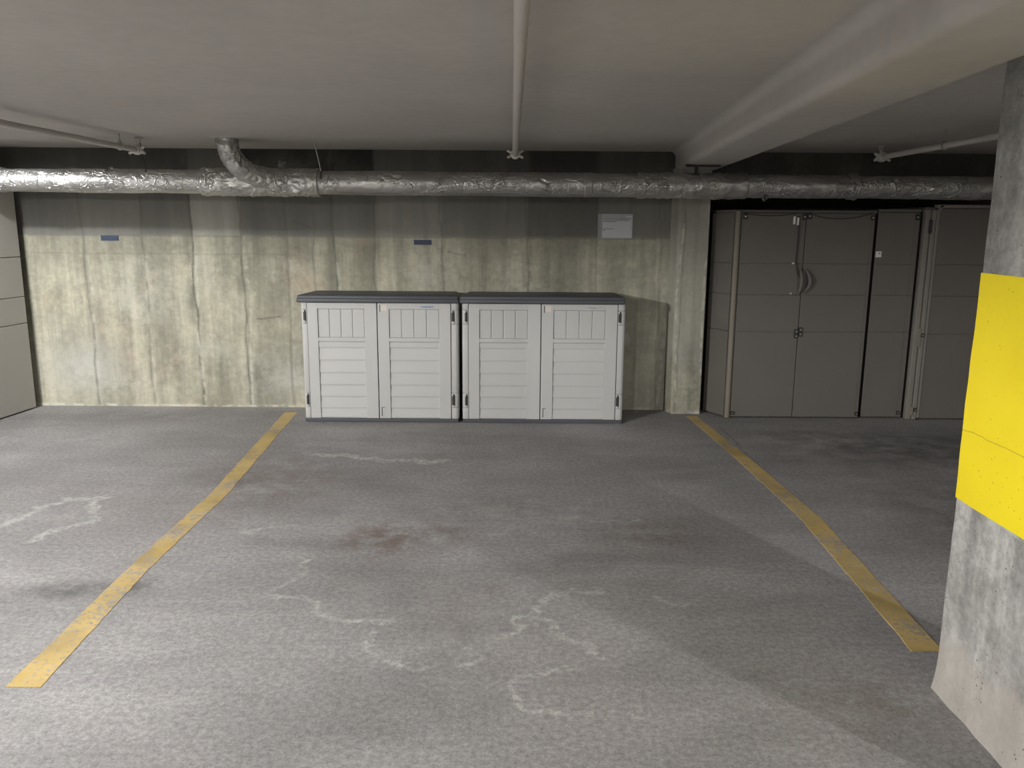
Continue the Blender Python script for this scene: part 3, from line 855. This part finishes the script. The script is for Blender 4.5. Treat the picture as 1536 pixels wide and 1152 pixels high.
smooth_all(straight(.93, 1.75, .092, 8.8, .006, .012, 'duct_section'))
smooth_all(straight(1.74, 5.2, .084, 3.7, .0025, .005, 'duct_section'))
tee = smooth_all(straight(-2.32, -1.46, .101, 9.9, .008, .018, 'tee_wrap'))
# branch elbow up to the slab
P0, P1, P2, P3 = Vector((-2.068, 6.185, CZ)), Vector((-2.072, 6.19, 1.99)), Vector((-1.96, 6.33, 1.93)), Vector((-1.74, 6.40, 1.895))
pts = [];
for i in range(61):
    t = i / 60
    pts.append(P0 * (1 - t) ** 3 + P1 * 3 * t * (1 - t) ** 2 + P2 * 3 * t * t * (1 - t) + P3 * t ** 3)
m = MB(); m.tube(pts, [.080 - .004 * math.sin(i / 60 * 3) for i in range(61)], 48, True, crumple(12.2, .008, .018))
elbow = smooth_all(m.obj('branch_elbow', M['foil'], duct))
m = MB(); m.tube([(-2.068, 6.185, CZ), (-2.068, 6.185, CZ - .004)], [.112, .106], 40)
m.obj('ceiling_collar', M['pipe'], elbow, smooth=True)
# tape bands
for x in (-4.2, -3.86, -2.31, .56, 2.55):
    m = MB(); n = 10
    m.tube([(x - .03 + .06 * i / n, DY, dz(x)) for i in range(n + 1)], [.092 + (.008 if x < -2.2 and x > -2.4 else 0)] * (n + 1), 48, True, crumple(x * 3, .007, .010))
    smooth_all(m.obj('tape_band', M['foil'], duct))
# loose foil flaps
def flap(x, z, w, h, tilt, y):
    m = MB(); n = 6; f = []
    for i in range(n + 1):
        row = []
        for j in range(n + 1):
            a, c = i / n - .5, j / n - .5
            px = a * w * math.cos(tilt) - c * h * math.sin(tilt); pz = a * w * math.sin(tilt) + c * h * math.cos(tilt)
            row.append(m.bm.verts.new((x + px, y + .012 * math.sin(a * 4) + .01 * noise.noise(Vector((a * 5, c * 5, x))), z + pz)))
        f.append(row)
    for i in range(n):
        for j in range(n): m.bm.faces.new((f[i][j], f[i + 1][j], f[i + 1][j + 1], f[i][j + 1]))
    r = bmesh.ops.solidify(m.bm, geom=list(m.bm.faces), thickness=.0012)
    return m.obj('foil_flap', M['foil'], duct)
flap(-1.735, 2.015, .048, .065, -.12, 6.385)
flap(1.875, 1.808, .055, .045, .55, 6.315)
flap(-3.02, 1.975, .06, .035, .5, 6.36)
# wires and straps that hold the duct to the slab
def wirep(name, pts, r, mat): MB().tube(pts, r, 8).obj(name, mat, duct)
wirep('hanger_wire', [(-1.457, 6.24, CZ), (-1.44, 6.30, 2.06), (-1.43, 6.335, 1.965)], .0042, M['wire'])
wirep('hanger_wire', [(-2.74, 6.28, CZ), (-2.735, 6.30, 2.08), (-2.73, 6.33, 1.96)], .0035, M['dark_wire'])
m = MB(); m.tube([(-1.43, DY + .104 * math.cos(a), dz(-1.43) + .104 * math.sin(a)) for a in [math.pi * (.62 + .3 * i / 12) for i in range(13)]], .005, 8)
m.obj('hanger_wire', M['dark_wire'], duct)
m = MB(); m.box(1.36, 1.385, 6.385, 6.41, 1.96, 2.047, .002); m.box(1.30, 1.55, 6.38, 6.415, 2.03, 2.046, .003); m.box(1.29, 1.345, 6.375, 6.42, 2.035, 2.0465, .003)
m.obj('hanger_bracket', M['bracket'], duct)

# ------------------------------------------------------------------ sprinkler branch pipes
def sprinkler(x_end, y_end, z_end, x_n, y_n, z_n, label, hang_y):
    root = thing('sprinkler_pipe', label, 'sprinkler pipe', (x_end, y_end, z_end), 'sprinkler pipes under the slab')
    e, nn = Vector((x_end, y_end, z_end)), Vector((x_n, y_n, z_n))
    MB().tube([e, nn], .0195, 20).obj('pipe', M['pipe'], root, smooth=True)
    d = (nn - e).normalized()
    m = MB(); m.tube([e - d * .035, e - d * .03, e + d * .045, e + d * .05], [.022, .030, .030, .024], 20)
    m.tube([e + d * .0, e + d * .03], .036, 20)
    f = m.obj('end_fitting', M['fitting'], root, smooth=True)
    for sx in (-1, 1):
        for sz in (-1, 1):
            m = MB(); m.tube([e + Vector((sx * .022, -.02, sz * .006)), e + Vector((sx * .058, -.022, sz * .026))], [.011, .010], 10)
            m.obj('clamp_lug', M['fitting'], f, smooth=True)
    up = e + Vector((0, .01, 0))
    m = MB(); m.tube([up + Vector((0, 0, .02)), up + Vector((0, 0, .052))], .011, 12)
    for s in (-1, 1): m.tube([up + Vector((s * .008, 0, .048)), up + Vector((s * .016, 0, .062)), up + Vector((0, 0, .078))], .003, 8)
    m.tube([up + Vector((0, 0, .076)), up + Vector((0, 0, .080))], .026, 16)
    m.obj('sprinkler_head', M['fitting'], root, smooth=True)
    for hy in hang_y:
        p = e + (nn - e) * ((hy - y_end) / (y_n - y_end))
        m = MB(); m.tube([(p.x, p.y, CZ + .002), (p.x, p.y, p.z + .03)], .0045, 8)
        ring = [(p.x + .024 * math.cos(a), p.y, p.z + .003 + .026 * math.sin(a)) for a in [2 * math.pi * i / 20 for i in range(21)]]
        m.tube(ring, .004, 8, False)
        m.tube([(p.x, p.y, p.z + .03), (p.x, p.y, p.z + .045)], .010, 8)
        m.obj('hanger_rod', M['wire'], root)
    return root
sprinkler(-2.72, 6.2, 2.108, -2.74, -2.0, 2.135, 'painted sprinkler pipe ending near the far left of the ceiling', [5.92, 2.6])
sprinkler(.012, 6.27, 2.102, .022, -2.0, 2.135, 'painted sprinkler pipe running down the middle of the ceiling above the sheds', [1.2])
sprinkler(2.685, 6.25, 2.098, 2.72, -2.0, 2.13, 'painted sprinkler pipe in the dim bay right of the beam', [5.35, 2.4])

# ------------------------------------------------------------------ things fixed on the wall
def plate(x0, x1, z0, z1, label):
    m = MB(); m.box(x0, x1, WY - .006, WY - .0002, z0, z1, .0015)
    tag(m.obj('wall_plate', M['blue'], loc=((x0 + x1) / 2, WY, (z0 + z1) / 2)), label, 'plate', 'blue wall plates')
plate(-3.487, -3.338, 1.436, 1.481, 'small blue plate on the bright left part of the concrete wall')
plate(-.839, -.691, 1.420, 1.460, 'small blue plate on the concrete wall above the left low shed')

N = thing('notice', 'white paper notice in a plastic sleeve on the wall above the right low shed', 'notice', (.86, WY, 1.585))
def sheet(name, x0, x1, z0, z1, y, th, mat, parent, curl=.004):
    m = MB(); n = 12; f = []
    for i in range(n + 1):
        a = i / n
        row = []
        for j in range(n + 1):
            b_ = j / n
            c = curl * (abs(a - .5) * 2) ** 3 * (.3 + .7 * b_) + .002 * noise.noise(Vector((a * 3, b_ * 3, x0)))
            row.append(m.bm.verts.new((x0 + (x1 - x0) * a, y - c, z0 + (z1 - z0) * b_)))
        f.append(row)
    for i in range(n):
        for j in range(n): m.bm.faces.new((f[i][j], f[i + 1][j], f[i + 1][j + 1], f[i][j + 1]))
    bmesh.ops.solidify(m.bm, geom=list(m.bm.faces), thickness=th)
    return m.obj(name, mat, parent, smooth=True)
sheet('plastic_sleeve', .713, 1.010, 1.482, 1.688, WY - .0012, .001, M['sleeve'], N)
pg = sheet('paper_sheet', .752, 1.004, 1.488, 1.684, WY - .0065, .0008, M['paper'], N, .003)
m = MB(); rnd = random.Random(3)
for z, w in ((1.676, .24), (1.664, .19), (1.652, .235), (1.643, .235), (1.632, .22), (1.623, .12)):
    x = .757
    while x < .757 + w - .01:
        L = rnd.uniform(.008, .026); L = min(L, .757 + w - x)
        m.box(x, x + L, WY - .0112, WY - .0060, z - .0022, z + .0022)
        x += L + rnd.uniform(.002, .005)
m.obj('printed_text', M['ink'], pg)
m = MB()
m.tube([(.757, WY - .0095, 1.556), (.772, WY - .0095, 1.566), (.78, WY - .0095, 1.560), (.79, WY - .0095, 1.568), (.80, WY - .0095, 1.562), (.845, WY - .0095, 1.5645)], .0018, 6)
m.tube([(.757, WY - .0095, 1.549), (.765, WY - .0095, 1.5515), (.778, WY - .0095, 1.550)], .0018, 6)
m.obj('signature', M['ink_dark'], pg)

# ------------------------------------------------------------------ lamps of the garage (shaded bulbs on the slab, just out of the picture; the last is added fill)
def lamp(x, y, rim, drop, power, label, col=(1.0, .988, .966)):
    """bulb inside a shallow round enamel shade; the rim hides the bulb from everything near the slab"""
    root = thing('ceiling_lamp', label, 'lamp', (x, y, CZ), 'shaded ceiling lamps')
    n = 40; m = MB()
    prof = [(.02, CZ - .012), (.07, CZ - .02), (.15, CZ - .05), (.215, rim + .012), (.222, rim), (.218, rim), (.21, rim + .016), (.146, CZ - .055), (.068, CZ - .026), (.02, CZ - .02)]
    rings = [[m.bm.verts.new((x + r * math.cos(2 * math.pi * k / n), y + r * math.sin(2 * math.pi * k / n), z)) for k in range(n)] for r, z in prof]
    for a, c in zip(rings, rings[1:] + rings[:1]):
        for k in range(n): m.bm.faces.new((a[k], a[(k + 1) % n], c[(k + 1) % n], c[k]))
    m.obj('shade', M['fixture'], root, smooth=True)
    m = MB(); m.tube([(x, y, CZ), (x, y, rim + drop + .03)], [.03, .022], 16)
    m.obj('lamp_holder', M['bracket'], root, smooth=True)
    m = MB(); bmesh.ops.create_icosphere(m.bm, subdivisions=3, radius=.022, matrix=Matrix.Translation((x, y, rim + drop)))
    m.obj('bulb', mat_emit('lamp_bulb', col, power), root, smooth=True)
lamp(-4.2, 1.05, 2.10, .026, 61000, 'shaded ceiling lamp left of the driving lane, nearest the parking bay')
lamp(-3.95, 5.6, 2.09, .028, 4200, 'shaded ceiling lamp by the left locker', (.97, .985, 1.0))
lamp(3.4, -.3, 2.10, .02, 11500, 'shaded ceiling lamp behind the column')
lamp(-2.5, -3.2, 2.10, .010, 17000, 'shaded ceiling lamp far behind the parking bay')  # unseen lamp added to lift the wall, sheds and far floor

# ------------------------------------------------------------------ world, camera
w = bpy.data.worlds.new('World'); SC.world = w; w.use_nodes = True
bg = w.node_tree.nodes.get('Background') or w.node_tree.nodes.new('ShaderNodeBackground')
bg.inputs[0].default_value = (.5, .5, .5, 1); bg.inputs[1].default_value = .02

cam = bpy.data.cameras.new('Camera'); co = bpy.data.objects.new('Camera', cam); COL.objects.link(co)
f = 1240.0
cam.sensor_fit = 'HORIZONTAL'; cam.sensor_width = 36.0; cam.lens = f / 1536 * 36
th = math.atan((576 - 332) / f); roll = math.radians(.4)
fwd = Vector((0, math.cos(th), -math.sin(th))); up = Vector((0, math.sin(th), math.cos(th))); rt = Vector((1, 0, 0))
R = rt * math.cos(roll) + up * math.sin(roll)
U_ = up * math.cos(roll) - rt * math.sin(roll)
co.matrix_world = Matrix(((R.x, U_.x, -fwd.x, 0), (R.y, U_.y, -fwd.y, 0), (R.z, U_.z, -fwd.z, 1.62), (0, 0, 0, 1)))
cam.clip_start = .05
SC.camera = co
SC.view_settings.view_transform = 'Standard'; SC.view_settings.look = 'None'
SC.view_settings.gamma = 1.0; SC.view_settings.exposure = 0.0; SC.view_settings.use_curve_mapping = False
SC.cycles.use_denoising = True
SC.cycles.max_bounces = 10; SC.cycles.diffuse_bounces = 6
